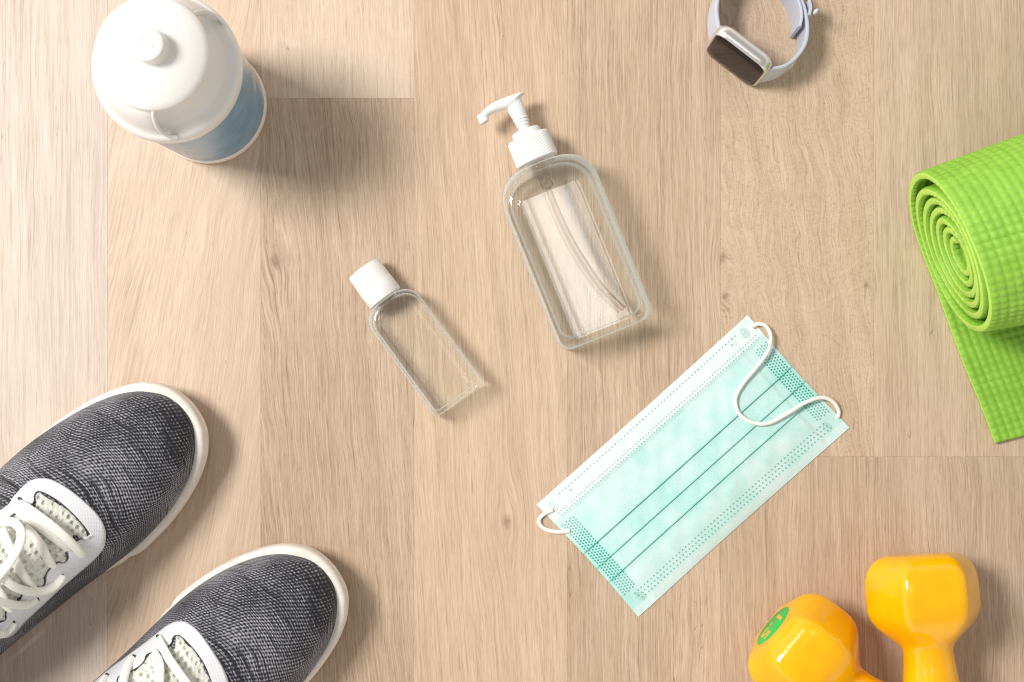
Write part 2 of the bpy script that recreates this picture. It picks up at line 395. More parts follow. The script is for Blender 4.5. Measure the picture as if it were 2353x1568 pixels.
# ================================================================ BOTTLES (axis along local +y, bottom at y=0)
def se(w, d, p, n, y, zc, x0=0.0):
    r = []
    for k in range(n):
        a = 2*math.pi*k/n; ca, sa = math.cos(a), math.sin(a)
        r.append((x0+w*math.copysign(abs(ca)**(2/p), ca), y, zc+d*math.copysign(abs(sa)**(2/p), sa)))
    return r
def fixdir(V, F):   # recalc normals outward
    bm = bmesh.new(); vs = [bm.verts.new(v) for v in V]
    for f in F:
        try: bm.faces.new([vs[i] for i in f])
        except ValueError: pass
    bmesh.ops.recalc_face_normals(bm, faces=bm.faces)
    bm.verts.index_update()
    V2 = [tuple(v.co) for v in bm.verts]; F2 = [tuple(v.index for v in f.verts) for f in bm.faces]; bm.free(); return V2, F2
def bottle_body(L, W, D, rs, rb, neck, taper=0.0, pe=4.2, inset=0.0, n=96, rbw=None):
    """rounded slab; rs shoulder radius, rb bottom radius"""
    zc = D; rings = []
    W2, D2 = W-inset, D-inset
    y0 = inset*1.6; y1 = L-inset*.6
    for k in range(0, 9):
        a = k/8*math.pi/2
        g = rb*(1-math.sin(a)); yy = y0+rb*(1-math.cos(a))
        if k == 0: rings.append(se(max(.05, W2-rb*1.9), max(.05, D2-rb*1.9), pe, n, y0+.05, zc))
        gw = (rbw or rb)*(1-math.sqrt(max(0, 1-(1-min(1, (yy-y0)/(rbw or rb)))**2)))
        rings.append(se(W2-gw, D2-g, pe, n, yy, zc))
    for yy in [y0+rb+((rbw or rb)-rb)*q for q in (.15, .35, .6, .85, 1.0)] if rbw else []:
        gw = rbw*(1-math.sqrt(max(0, 1-(1-min(1, (yy-y0)/rbw))**2)))
        rings.append(se(W2-gw, D2, pe, n, yy, zc))
    for f in (.15, .3, .45, .6, .75, .9):
        yy = y0+rb+(y1-rs-y0-rb)*f
        rings.append(se(W2-taper*f, D2, pe, n, yy, zc))
    nk = neck-inset
    for k in range(0, 13):
        a = k/12*math.pi/2
        f = k/12
        w_ = W2-taper-rs*(1-math.cos(a)); d_ = D2-(D2-nk)*(1-math.cos(a))
        w_ = max(w_, nk); pp = pe+(2-pe)*f**1.5
        rings.append(se(w_, max(d_, nk), pp, n, y1-rs+rs*math.sin(a), zc))
    rings.append(se(nk, nk, 2, n, y1+.25, zc)); rings.append(se(nk, nk, 2, n, y1+1.2, zc))
    rings.append(se(nk*.6, nk*.6, 2, n, y1+1.22, zc))
    return fixdir(*loft(rings))
def build_pump_bottle():
    D = 1.85; W = 2.98; L = 11.1
    bot = P(1396, 770, D); top = P(1238, 378, D)
    d = (top-bot); d.z = 0; ang = math.atan2(d.y, d.x)-math.pi/2
    root = thing('pump_bottle', 'large clear gel bottle with white pump head, lying flat above the face mask', 'pump bottle', (bot.x, bot.y, 0), ang)
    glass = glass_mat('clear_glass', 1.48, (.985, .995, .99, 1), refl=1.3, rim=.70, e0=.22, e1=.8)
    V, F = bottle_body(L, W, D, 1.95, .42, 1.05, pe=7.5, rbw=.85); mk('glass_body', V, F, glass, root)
    gel = glass_mat('clear_gel', .925, e0=.25, e1=.85, refl=.7, fior=1.25, rim=.38)
    V, F = bottle_body(L-.15, W, D, 1.85, .5, 1.0, pe=5.5, inset=.36, rbw=.8); mk('gel', V, F, gel, root)
    zc = D
    # neck collar ring of the glass
    prof = [(1.05, L-.02), (1.28, L+.02), (1.33, L+.1), (1.3, L+.2), (1.1, L+.24)]
    # cap with fine ribs
    n = 360; rings = []
    y0 = L+.2
    for r, y, rib in [(1.05, y0, 0), (1.26, y0, 0), (1.31, y0+.06, 1), (1.29, y0+1.5, 1), (1.23, y0+1.58, 0), (.9, y0+1.6, 0)]:
        rings.append([((r+rib*.013*(1 if k % 4 < 2 else -1))*math.cos(2*math.pi*k/n), (r+rib*.013*(1 if k % 4 < 2 else -1))*math.sin(2*math.pi*k/n), y) for k in range(n)])
    V, F = loft(rings); mk('screw_cap', rotY(V, zc), F, WHITE, root, auto=30)
    y1 = y0+1.58
    prof = [(.86, y1-.02), (.9, y1+.02), (.88, y1+.34), (.82, y1+.42), (.36, y1+.42), (.34, y1+.5), (.37, y1+.55), (.34, y1+.7), (.42, y1+.73), (.38, y1+.9), (.45, y1+.93), (.41, y1+1.1), (.49, y1+1.13), (.45, y1+1.3), (.50, y1+1.5), (.53, y1+2.0), (.50, y1+2.35), (.30, y1+2.5)]
    V, F = lathe(prof, 48); 
    # pump head: stem and curved beak going sideways (-x)
    mk('pump_stem', rotY(V, zc), F, WHITE, root, auto=40)
    yb = y1+.42
    path = cr([(x, yb+y, zc) for x, y in [(.82, 2.10), (.42, 2.16), (-.05, 2.20), (-.65, 2.22), (-1.25, 2.17), (-1.72, 2.06), (-2.05, 1.92)]], 8); rings = []
    T = [(0, .05, .24), (.12, .12, .48), (.26, .30, .62), (.40, .38, .60), (.6, .31, .50), (.8, .25, .40), (.92, .25, .36), (1, .25, .32)]
    N = len(path)
    for i, c in enumerate(path):
        tt = (path[min(i+1, N-1)]-path[max(i-1, 0)]).normalized(); s = tt.cross(Vector((0, 0, 1))).normalized()
        if s.y > 0: s = -s
        f = i/(N-1); a_ = interp(f, [(q[0], q[1]) for q in T]); b_ = interp(f, [(q[0], q[2]) for q in T])
        rings.append([tuple(c+s*(a_-.08)+s*a_*math.cos(2*math.pi*k/20)+Vector((0, 0, 1))*b_*math.sin(2*math.pi*k/20)) for k in range(20)])
    V, F = fixdir(*loft(rings)); mk('pump_beak', V, F, WHITE, root, auto=40)
    tip = path[-1]+Vector((-.02, -.22, 0))
    V, F = lathe([(.02, .0), (.26, .0), (.34, .04), (.35, .6), (.28, .68), (.22, .65), (.2, .25), (.02, .25)], 28)
    V = [(v[0]*.95+tip.x, -v[2]*.85+tip.y+.22+v[0]*.1, v[1]+tip.z) for v in V]
    V, F = fixdir(V, F); mk('nozzle_tip', V, F, WHITE, root, auto=40)
    # spring chamber and dip tube inside
    chm = simple('clear_hard_plastic', (.9, .9, .9, 1), .08, Transmission_Weight=1.0, IOR=1.06)
    prof = [(.2, L-1.6), (.34, L-1.5), (.36, L-.2), (.36, L+.4)]
    V, F = lathe(prof, 32); mk('pump_chamber', rotY(V, zc), F, chm, root)
    pth = cr([(0, L-1.5, zc), (.02, L-3, zc+.1), (-.18, L-5.5, zc+.15), (-.75, L-8.2, zc+.05), (-1.5, L-10, zc-.1)], 10)
    pth = [Vector((-q.x*1.0, q.y, q.z)) for q in pth]
    V, F = tube(pth, .17, .17, 14); mk('dip_tube', V, F, chm, root)
build_pump_bottle()
def build_small_bottle():
    D = 1.15; W = 1.82; L = 7.6
    bot = P(1058, 920, D); top = P(884, 684, D)
    d = (top-bot); d.z = 0; ang = math.atan2(d.y, d.x)-math.pi/2
    root = thing('travel_bottle', 'small clear travel bottle with smooth white flip cap, lying on the bare floor', 'travel bottle', (bot.x, bot.y, 0), ang)
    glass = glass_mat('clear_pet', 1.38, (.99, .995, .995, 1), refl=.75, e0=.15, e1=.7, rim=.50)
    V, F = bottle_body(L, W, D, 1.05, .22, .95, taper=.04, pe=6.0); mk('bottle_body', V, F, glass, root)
    gel = glass_mat('thin_liquid', .955, refl=.3, fior=1.2)
    V, F = bottle_body(L-.12, W, D, 1.0, .3, .88, taper=.04, pe=6.0, inset=.16); mk('liquid', V, F, gel, root)
    y0 = L+.08
    n = 80
    prof = [(.95, y0), (1.10, y0), (1.14, y0+.05), (1.13, y0+1.0), (1.12, y0+1.03), (1.12, y0+1.06), (1.10, y0+2.15), (1.06, y0+2.25), (.96, y0+2.28), (.02, y0+2.27)]
    V, F = lathe(prof, n); mk('flip_cap', rotY(V, D), F, WHITE_MATTE, root, auto=40)
build_small_bottle()

# ================================================================ WATCH
def build_watch():
    o = P(1672, 163, 0)
    ex = Vector((.79, -.61, 0)).normalized(); rot = math.atan2(ex.y, ex.x)
    root = thing('smartwatch', 'smartwatch with dark square face and pale lilac band, standing on its side', 'smartwatch', (o.x, o.y, 0), rot)
    tilt = math.radians(-9)
    root.rotation_euler = (tilt, 0, rot)
    R = Matrix.Rotation(rot, 3, 'Z') @ Matrix.Rotation(tilt, 3, 'X'); Ri = R.inverted()
    def rr(w_, h_, r, y, zc, n=10):
        pts = []
        for qx, qz, a0 in [(1, 1, 0), (-1, 1, 90), (-1, -1, 180), (1, -1, 270)]:
            for k in range(n+1):
                a = math.radians(a0+90*k/n)
                pts.append((qx*(w_-r)+r*math.cos(a), y, zc+qz*(h_-r)+r*math.sin(a)))
        return pts
    case = simple('champagne_aluminium', (.78, .755, .735, 1), .28, Metallic=.85)
    zc = 1.80
    rings = [rr(1.8, 1.58, .62, 0.02, zc), rr(1.87, 1.66, .68, 0.0, zc), rr(1.97, 1.76, .75, .12, zc), rr(2.0, 1.79, .78, .38, zc), rr(1.98, 1.77, .76, .66, zc), rr(1.82, 1.60, .7, .86, zc), rr(1.4, 1.2, .6, 1.0, zc)]
    V, F = fixdir(*loft(rings)); mk('case', V, F, case, root, auto=60)
    face = NT('dark_glass'); face.P(Base_Color=(.012, .008, .007, 1), Roughness=.06); face.b.inputs['Specular IOR Level'].default_value = .38
    rings = [rr(1.80, 1.56, .62, .0, zc), rr(1.80, 1.56, .62, -.05, zc), rr(1.74, 1.50, .6, -.10, zc), rr(1.3, 1.1, .5, -.125, zc), rr(.5, .4, .2, -.135, zc)]
    V, F = fixdir(*loft(rings)); mk('glass_face', V, F, face.m, root, auto=50)
    band = NT('lilac_silicone'); band.P(Base_Color=(.49, .53, .62, 1), Roughness=.5, Sheen_Weight=.2)
    def loc(px, py, z=2.4):
        return Ri @ (P(px, py, z)-Vector((o.x, o.y, 0)))
    right = [(1752, 168), (1765, 164), (1801, 154), (1830, 131), (1851, 101), (1859, 69), (1858, 35), (1850, 0), (1832, -34), (1800, -62), (1762, -76), (1715, -72)]
    left = [(1650, 82), (1649, 68), (1646, 34), (1649, 2), (1661, -32), (1684, -58), (1722, -74), (1768, -72), (1806, -54), (1836, -25)]
    def ribbon(pix, W0, W1, th, lift=0.0):
        L_ = [loc(*q) for q in pix]; pts = cr([(v.x, v.y, 0) for v in L_], 8); rings = []; N = len(pts)
        for i, c in enumerate(pts):
            tt = (pts[min(i+1, N-1)]-pts[max(i-1, 0)]).normalized(); s = tt.cross(Vector((0, 0, 1))).normalized()
            f = min(1, i/(N-1)*4); hw = (W0+(W1-W0)*f)/2
            ring = []
            for a, b in [(-1, -1), (-.6, -1.03), (.6, -1.03), (1, -1), (1.15, -.93), (1.2, 0), (1.15, .93), (1, 1), (.6, 1.03), (-.6, 1.03), (-1, 1), (-1.1, .9), (-1.1, 0), (-1.1, -.9)]:
                ring.append(tuple(c+s*(a*th/2+lift)+Vector((0, 0, zc+b*hw))))
            rings.append(ring)
        return fixdir(*loft(rings))
    V, F = ribbon(right, 2.5, 1.95, .20); mk('band', V, F, band.m, root, auto=50)
    V, F = ribbon(left, 2.5, 2.0, .20, .0); mk('band', V, F, band.m, root, auto=50)
    # overlapping tail, keeper loop and stud
    V, F = ribbon([(1846, 58), (1851, 30), (1845, -4), (1828, -34), (1800, -56)], 2.05, 2.1, .16, -.12); mk('band_tail', V, F, band.m, root, auto=50)
    V, F = ribbon([(1862, 30), (1866, 12), (1863, -6)], 2.25, 2.25, .14, .04); mk('keeper_loop', V, F, band.m, root, auto=50)
    c = loc(1875, 27, 2.6)
    V, F = lathe([(.02, -.16), (.14, -.14), (.2, 0), (.14, .14), (.02, .16)], 20); V = [(v[0]*.7+c.x, v[1]+c.y, v[2]*1.6+c.z) for v in V]
    mk('clasp_stud', V, F, band.m, root)
build_watch()

# ================================================================ YOGA MAT
def build_mat():
    a = Vector((.966, .258, 0)); a.normalize()             # roll axis (world)
    C0 = P(2125, 612, 0); K = P(2285, 1019, 0.25)
    t = (Vector((K.x, K.y, 0))-Vector((C0.x, C0.y, 0))); Lf = t.length; t.normalize()
    root = thing('yoga_mat', 'rolled lime green yoga mat with pebbled surface, its loose end flat on the floor', 'yoga mat', (C0.x, C0.y, 0))
    # path in (along t, z)
    th = .44; pts = []; froll = 0
    pts.append((Lf, th/2))
    n0 = int(Lf/.08)
    for k in range(1, n0): pts.append((Lf*(1-k/n0), th/2))
    froll = len(pts); R = 5.3; ph = 0.0; zc = R+th/2
    total = 6.3*2*math.pi
    while ph < total:
        turns = ph/(2*math.pi)
        if turns < 1: r = R-(.30+.68*turns)*min(1, turns*1.5)*1.0
        else: r = R-.98-(turns-1)*.65
        r += .11*math.sin(ph*1.0+1.0)*min(1, turns)
        r = max(r, .7)
        # the inner turns sag towards the floor side
        off = min(1.0, turns/2.0)
        x = -r*math.sin(ph)*(1-.04*off); z = zc-off*.35+(-r*math.cos(ph))*(1-.02*off)
        pts.append((x-off*.1, max(z, th/2+.0)))
        ph += .08/r if turns < 1.15 else .16/max(r, 1)
    pts = [Vector((p[0], p[1], 0)) for p in pts]
    N = len(pts); Wd = 40.0; R0_ = R*2*math.pi
    us = list(np.arange(0, 17.0, .085))+list(np.arange(17.0, Wd, 1.5))+[Wd]
    sk = 0.0
    V = []; F = []; UV = []
    nu = len(us); arc = 0
    nrm = []
    for i in range(N):
        tt = (pts[min(i+1, N-1)]-pts[max(i-1, 0)]).normalized(); nrm.append(Vector((-tt.y, tt.x, 0)))
    s_of = [0.0]
    for i in range(1, N): s_of.append(s_of[-1]+(pts[i]-pts[i-1]).length)
    pitch = .47
    def bumpf(u, s):
        if u > 17: return .0
        e = min(1.0, u/.12)
        return e*.105*(abs(math.sin(math.pi*u/pitch))**.55)*(abs(math.sin(math.pi*s/pitch))**.55)
    for side in (1, -1):       # outside then inside face of the sheet
        for i in range(N):
            c, nn = pts[i], nrm[i]
            for u in us:
                d = (th/2-.05+bumpf(u, s_of[i]))
                # outward: nrm points to roll inside -> use sign
                q = c-nn*d*side
                uu = u + min(.55, max(0, s_of[i]-Lf-R0_*.8)*.006)*max(0, 1-u/17.0) + .06*math.sin(s_of[i]*.22)+.05*math.sin(s_of[i]*.61+1)
                g_ = 1+.016*min(uu, 17.0) if i >= froll else 1.0
                w_ = a*uu+t*(q.x*g_)
                V.append((w_.x, w_.y, max(q.y*g_ if i > froll+12 else q.y*(1+(g_-1)*max(0, i-froll)/12), .004)))
    def idx(side, i, j): return side*N*nu+i*nu+j
    mids = []
    for i in range(N-1):
        for j in range(nu-1):
            F.append((idx(0, i, j), idx(0, i, j+1), idx(0, i+1, j+1), idx(0, i+1, j))); mids.append(0)
            F.append((idx(1, i, j), idx(1, i+1, j), idx(1, i+1, j+1), idx(1, i, j+1))); mids.append(0)
        F.append((idx(0, i, 0), idx(0, i+1, 0), idx(1, i+1, 0), idx(1, i, 0))); mids.append(1)
        F.append((idx(0, i, nu-1), idx(1, i, nu-1), idx(1, i+1, nu-1), idx(0, i+1, nu-1))); mids.append(1)
    for j in range(nu-1):
        F.append((idx(0, 0, j), idx(1, 0, j), idx(1, 0, j+1), idx(0, 0, j+1))); mids.append(1)
        F.append((idx(0, N-1, j), idx(0, N-1, j+1), idx(1, N-1, j+1), idx(1, N-1, j))); mids.append(1)
    m = NT('lime_pvc'); nz = m.noise(m.pos(), 1.2, 4)
    c = m.mix(m.ramp(nz, .3, .7), (.21, .45, .035, 1), (.26, .52, .05, 1))
    m.P(Base_Color=c, Roughness=.55, Subsurface_Weight=.05); m.b.inputs['Subsurface Radius'].default_value = (.002, .004, .001)
    m.bump(m.noise(m.pos(), 14, 3), .25, .0005)
    m2 = NT('lime_cut_edge'); nz = m2.noise(m2.pos(), 9, 4)
    c = m2.mix(m2.ramp(nz, .3, .7), (.40, .66, .085, 1), (.48, .74, .13, 1))
    m2.P(Base_Color=c, Roughness=.6); m2.bump(m2.noise(m2.pos(), 22, 3), .4, .0006)
    mk('mat_sheet', V, F, [m.m, m2.m], root, mids=mids, auto=65)
build_mat()

# ================================================================ FACE MASK
def build_mask():
    cl, ct, crr, cb = [Vector((q[0], q[1], 0)) for q in ((1233, 1160), (1718, 724), (1952, 983), (1467, 1418))]
    org = P(1592, 1071, 0)
    root = thing('face_mask', 'pale turquoise pleated surgical face mask with white ear loops, lying flat on the floor', 'face mask', (org.x, org.y, 0))
    def pix(u, v):
        q = (cl*(1-u)+ct*u)*(1-v)+(cb*(1-u)+crr*u)*v
        # slightly curved outline
        bow = 6*math.sin(math.pi*u)
        n = Vector((.669, .743, 0))
        q = q+n*(bow*(.3*(1-v))-bow*.35*v)
        e = Vector((.743, -.669, 0)); q = q+e*(4*math.sin(math.pi*v))*(u-.5)*-2.0
        return q
    def hgt(u, v):
        # pleats: rise towards each fold then drop
        folds = [0.0, .172, .45, .58, .70, 1.0]
        h = .10
        for i in range(1, 5):
            f0, f1 = folds[i-1], folds[i]
            if f0 <= v < f1:
                w_ = (v-f0)/(f1-f0); amp = {1: .05, 2: .13, 3: .11, 4: .12}[i]
                h += amp*w_**(1.5 if i == 2 else 1)*min(1, .35+min(u, 1-u)*9)
        if v >= .70: h += .20*math.exp(-((v-.80)/.07)**2)*0.25
        mid = math.sin(math.pi*max(0, min(1, u)))**.6*math.sin(math.pi*v)**.5
        h += .28*mid+.10*math.sin(u*7+v*5)*mid*.5
        # side welds press everything flat
        if u > .905 or u < .085: h -= .07
        # wrinkles near lower edge
        h += .022*math.sin(u*43+4*math.sin(v*9))*math.exp(-((v-.8)/.1)**2)*mid+.012*math.sin(u*71+v*33)*mid
        if v > .94: h -= .06*(v-.94)/.06
        if v < .06: h -= .05*(.06-v)/.06
        return max(h, .06)
    def W(u, v, dz=0.0):
        z = hgt(u, v)+dz; q = pix(u, v); p = P(q.x, q.y, z); return (p.x-org.x, p.y-org.y, z)
    # cut edge of the mask: grid with doubled columns at the folds
    vs = []
    folds = [.45, .58, .70]
    for v in np.linspace(0, 1, 90):
        if min(abs(v-f) for f in folds) > .004: vs.append(float(v))
    for f in folds: vs += [f-.0035, f-.0005, f+.0005]
    vs = sorted(vs); us_ = [float(u) for u in np.linspace(0, 1, 150)]
    V = []; F = []; UV = []
    nu, nv = len(us_), len(vs)
    for v in vs:
        for u in us_: V.append(W(u, v)); UV.append((u, v))
    for v in vs:
        for u in us_:
            p = W(u, v); V.append((p[0], p[1], .01)); UV.append((u, v))
    o = nu*nv
    for i in range(nv-1):
        for j in range(nu-1):
            a_ = i*nu+j
            F.append((a_, a_+nu, a_+nu+1, a_+1)); F.append((o+a_, o+a_+1, o+a_+nu+1, o+a_+nu))
    for j in range(nu-1):
        F.append((j, j+1, o+j+1, o+j)); b = (nv-1)*nu+j; F.append((b, o+b, o+b+1, b+1))
    for i in range(nv-1):
        b = i*nu; F.append((b, o+b, o+b+nu, b+nu)); b = i*nu+nu-1; F.append((b, b+nu, o+b+nu, o+b))
    t = NT('mask_fabric'); M = t.math
    uvs = t.xyz(t.uv()); u, v = uvs[0], uvs[1]
    nz = t.noise(t.vec(M('MULTIPLY', u, 9.0), M('MULTIPLY', v, 4.0), 1.3), 1, 5, .6)
    fib = t.noise(t.pos(), 11, 5, .7)
    pale = (.61, .77, .77, 1); teal = (.37, .69, .635, 1)
    f = M('ADD', M('MULTIPLY', t.ramp(nz, .35, .70), .55), M('MULTIPLY', t.ramp(fib, .35, .65), .14))
    # stacked layers inside the pleats look stronger
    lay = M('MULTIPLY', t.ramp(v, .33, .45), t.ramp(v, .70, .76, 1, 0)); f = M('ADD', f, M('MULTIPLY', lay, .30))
    ends = M('MAXIMUM', t.ramp(u, .91, .93), t.ramp(u, .075, .055))
    f = M('ADD', f, M('MULTIPLY', M('MULTIPLY', ends, t.ramp(v, .26, .34)), .30), clamp=True)
    col = t.mix(f, pale, teal)
    ew = M('MAXIMUM', t.ramp(v, .165, .16), t.ramp(v, .935, .95))
    col = t.mix(M('MULTIPLY', ew, M('MULTIPLY', .55, t.ramp(v, .5, .9, 1.3, .7))), col, (.76, .82, .81, 1))
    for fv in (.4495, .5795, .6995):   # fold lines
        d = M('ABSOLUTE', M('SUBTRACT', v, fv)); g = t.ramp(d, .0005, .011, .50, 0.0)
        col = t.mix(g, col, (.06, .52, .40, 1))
    col = t.mix(M('MULTIPLY', t.ramp(fib, .55, .75), .25), col, (.85, .95, .94, 1))
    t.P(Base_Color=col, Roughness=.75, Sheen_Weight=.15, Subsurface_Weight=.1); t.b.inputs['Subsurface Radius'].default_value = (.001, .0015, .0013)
    t.b.inputs['Specular IOR Level'].default_value = .25
    t.bump(t.noise(t.pos(), 9, 5, .7), .35, .0006)
    dot_soft = simple('weld_mark', (.20, .42, .40, 1), .5); dot_dark = simple('weld_mark_deep', (.02, .34, .28, 1), .45)
    mids = [0]*len(F)
    def dot(u, v, ru, rv, mi, n=8, sh=0.0):
        o_ = len(V); V.append(W(u, v, .012)); UV.append((u, v))
        for k in range(n):
            a_ = 2*math.pi*(k+.5)/n
            V.append(W(u+ru*math.cos(a_)+sh*math.sin(a_), v+rv*math.sin(a_), .010)); UV.append((u, v))
        for k in range(n): F.append((o_, o_+1+k, o_+1+(k+1) % n)); mids.append(mi)
    ru, rv = .0030, .0062
    for k in range(58):
        uu = .085+k*.0146
        dot(uu, .046, ru, rv, 1 if k % 9 else 2)
    for k in range(78):
        uu = .035+k*.0122
        if uu < .975: dot(uu, .137, ru*.8, rv*.8, 1); dot(uu+.004, .160, ru*.8, rv*.8, 1)
    for k in range(60):
        uu = .045+k*.0152
        if uu < .95:
            for q, vv in enumerate((.868, .895, .922)): dot(uu+.005*q, vv, ru, rv, 1)
    for side in (0, 1):
        for c in range(6):
            for r in range(30):
                vv = .215+r*.0212+(.0106 if c % 2 else 0)
                uu = (.014+c*.0098) if side == 0 else (.986-c*.0098)
                if vv > .83: continue
                dot(uu, vv, ru*1.05, rv*1.05, 2 if .33 < vv < .72 else 1)
    for uu, vv in ((.123, .078), (.889, .078)): dot(uu, vv, .0022, .014, 2, 4)
    for uu, vv, mm in ((.040, .085, 1), (.952, .075, 2), (.055, .905, 1), (.945, .90, 1)):
        for r in range(0, 5):
            for k in range(max(1, r*6)):
                a_ = 2*math.pi*k/max(1, r*6)
                if mm == 1 and random.random() < .35: continue
                dot(uu+.0033*r*math.cos(a_), vv+.009*r*math.sin(a_), ru*.42, rv*.42, 1, 5)
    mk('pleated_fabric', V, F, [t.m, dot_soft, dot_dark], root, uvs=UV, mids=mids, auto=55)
    loop = NT('ear_elastic'); w_ = loop.noise(loop.pos(), 25, 3); loop.P(Base_Color=(.84, .82, .78, 1), Roughness=.7); loop.bump(w_, .4, .0003)
    def z1(x, y): return ((1320+x/1.912)*.91914, (760+y/1.912)*.91914)
    A = [(1070, 110, .28), (1100, 96, .30), (1135, 105, .34), (1160, 150, .50), (1150, 220, .60), (1095, 300, .60), (1025, 385, .60), (992, 455, .60), (1010, 525, .60), (1075, 568, .62), (1150, 570, .62), (1240, 525, .62), (1320, 475, .62), (1400, 448, .52), (1455, 465, .36), (1485, 510, .20), (1480, 545, .14)]
    def lp(L_):
        out = []
        for x, y, z in L_:
            q = z1(x, y); p = P(q[0], q[1], z); out.append((p.x-org.x, p.y-org.y, z))
        return cr(out, 8)
    V2, F2 = tube(lp(A), .12, .11, 12); mk('ear_loop', V2, F2, loop.m, root)
    B = [(120, 985, .14), (85, 1000, .16), (58, 1022, .16), (54, 1048, .16), (75, 1072, .15), (115, 1087, .15), (160, 1090, .13), (200, 1085, .1)]
    V2, F2 = tube(lp(B), .125, .12, 12); mk('ear_loop', V2, F2, loop.m, root)
build_mask()

# ================================================================ DUMBBELLS
def build_dumbbell(label, c_end, direction, tilt, sticker, grp, Ltot):
    """c_end: world point under the centre of the visible end face; direction: unit vector from that end along the bar"""
    d = Vector((direction[0], direction[1], 0)).normalized(); ang = math.atan2(d.y, d.x)
    root = thing('dumbbell', label, 'dumbbell', (c_end[0], c_end[1], 0), ang, grp)
    root.rotation_euler = (0, -math.radians(tilt), ang)
    zc = 3.02; n = 96; AF = 3.02
    t = NT('orange_vinyl'); nz = t.noise(t.pos(), .5, 2)
    t.P(Base_Color=t.mix(t.ramp(nz, .3, .7), (.88, .415, .0015, 1), (.95, .475, .002, 1)), Roughness=.13, Subsurface_Weight=.03)
    t.b.inputs['Subsurface Radius'].default_value = (.006, .003, .0005); t.b.inputs['Coat Weight'].default_value = .15; t.b.inputs['Coat Roughness'].default_value = .05
    t.bump(t.noise(t.pos(), 1.6, 3), .10, .0012)
    def hexr(a, sharp):
        # rounded hexagon, flat at the bottom, radius for apothem 1
        m = 0
        s = sum(max(0, math.cos(a-math.radians(90+60*k)))**sharp for k in range(6))
        return s**(-1/sharp)
    def section(x, scale, blend, rc):
        ring = []
        for k in range(n):
            a = 2*math.pi*k/n
            rh = hexr(a, 26)*AF*scale
            r = rh*(1-blend)+rc*blend
            ring.append((x, r*math.cos(a), zc+r*math.sin(a)))
        return ring
    prof = [(0.0, .52, .0, 1), (.03, .60, 0, 1), (.12, .70, 0, 1), (.30, .79, 0, 1), (.6, .88, 0, 1), (.95, .945, 0, 1), (1.4, .985, 0, 1), (2.0, 1.0, 0, 1), (3.2, 1.0, 0, 1), (3.7, .965, .03, 1.9), (4.15, .90, .10, 2.0), (4.6, .80, .30, 1.95), (4.95, .70, .55, 1.8), (5.25, .6, .82, 1.62), (5.5, .52, .97, 1.5), (5.8, .48, 1, 1.46), (6.6, .48, 1, 1.52), (7.8, .48, 1, 1.66), (9.0, .48, 1, 1.72)]
    half_ = Ltot/2; prof = [q for q in prof if q[0] < half_-.2]+[(half_, .48, 1, 1.66)]
    full = prof+[(Ltot-x, s, b, rc) for x, s, b, rc in reversed(prof[:-1])]
    V, F = fixdir(*loft([section(*q) for q in full])); mk('vinyl_body', V, F, t.m, root, auto=70)
    if sticker:
        st = simple('green_sticker', (.0, .50, .075, 1), .3); yl = simple('yellow_print', (.80, .42, .05, 1), .3)
        nn = 48; r = 1.43
        V = []; 
        rings = [[(-.004, rr*math.cos(2*math.pi*k/nn), zc+rr*math.sin(2*math.pi*k/nn)) for k in range(nn)] for rr in (r,)]
        rings += [[(-.02, (r-.02)*math.cos(2*math.pi*k/nn), zc+(r-.02)*math.sin(2*math.pi*k/nn)) for k in range(nn)]]
        V, F = fixdir(*loft(rings)); dsk = mk('weight_sticker', V, F, st, root)
        for txt, size, x0, z0 in (('1.5', 1.75, 0, -.6),):
            cu = bpy.data.curves.new('t', 'FONT'); cu.body = txt; cu.size = size; cu.align_x = 'CENTER'; cu.extrude = .004; cu.offset = .035
            to = bpy.data.objects.new('t', cu); scn.collection.objects.link(to)
            bpy.context.view_layer.update()
            me = bpy.data.meshes.new_from_object(to.evaluated_get(bpy.context.evaluated_depsgraph_get()))
            VV = [(-.026-v.co.z, -v.co.x+x0, zc+v.co.y+z0) for v in me.vertices]; FF = [tuple(p.vertices) for p in me.polygons]
            bpy.data.objects.remove(to); bpy.data.curves.remove(cu)
            mk('weight_number' if txt[0] == '1' else 'unit_lettering', VV, FF, yl, dsk, smooth=False)
    return root
G = 'pair of orange dumbbells'
cR = P(2112, 1283, 3.0)
build_dumbbell('orange dumbbell standing farther right, its bar pointing down out of the frame, no sticker seen', (cR.x, cR.y), (.07, -1), 5, False, G, 18.0)
cL = P(1776, 1438, 3.0)
build_dumbbell('orange dumbbell lying slanted, with a green 1.5 sticker on its end face', (cL.x, cL.y), (.76, -.63), 0, True, G, 14.2)

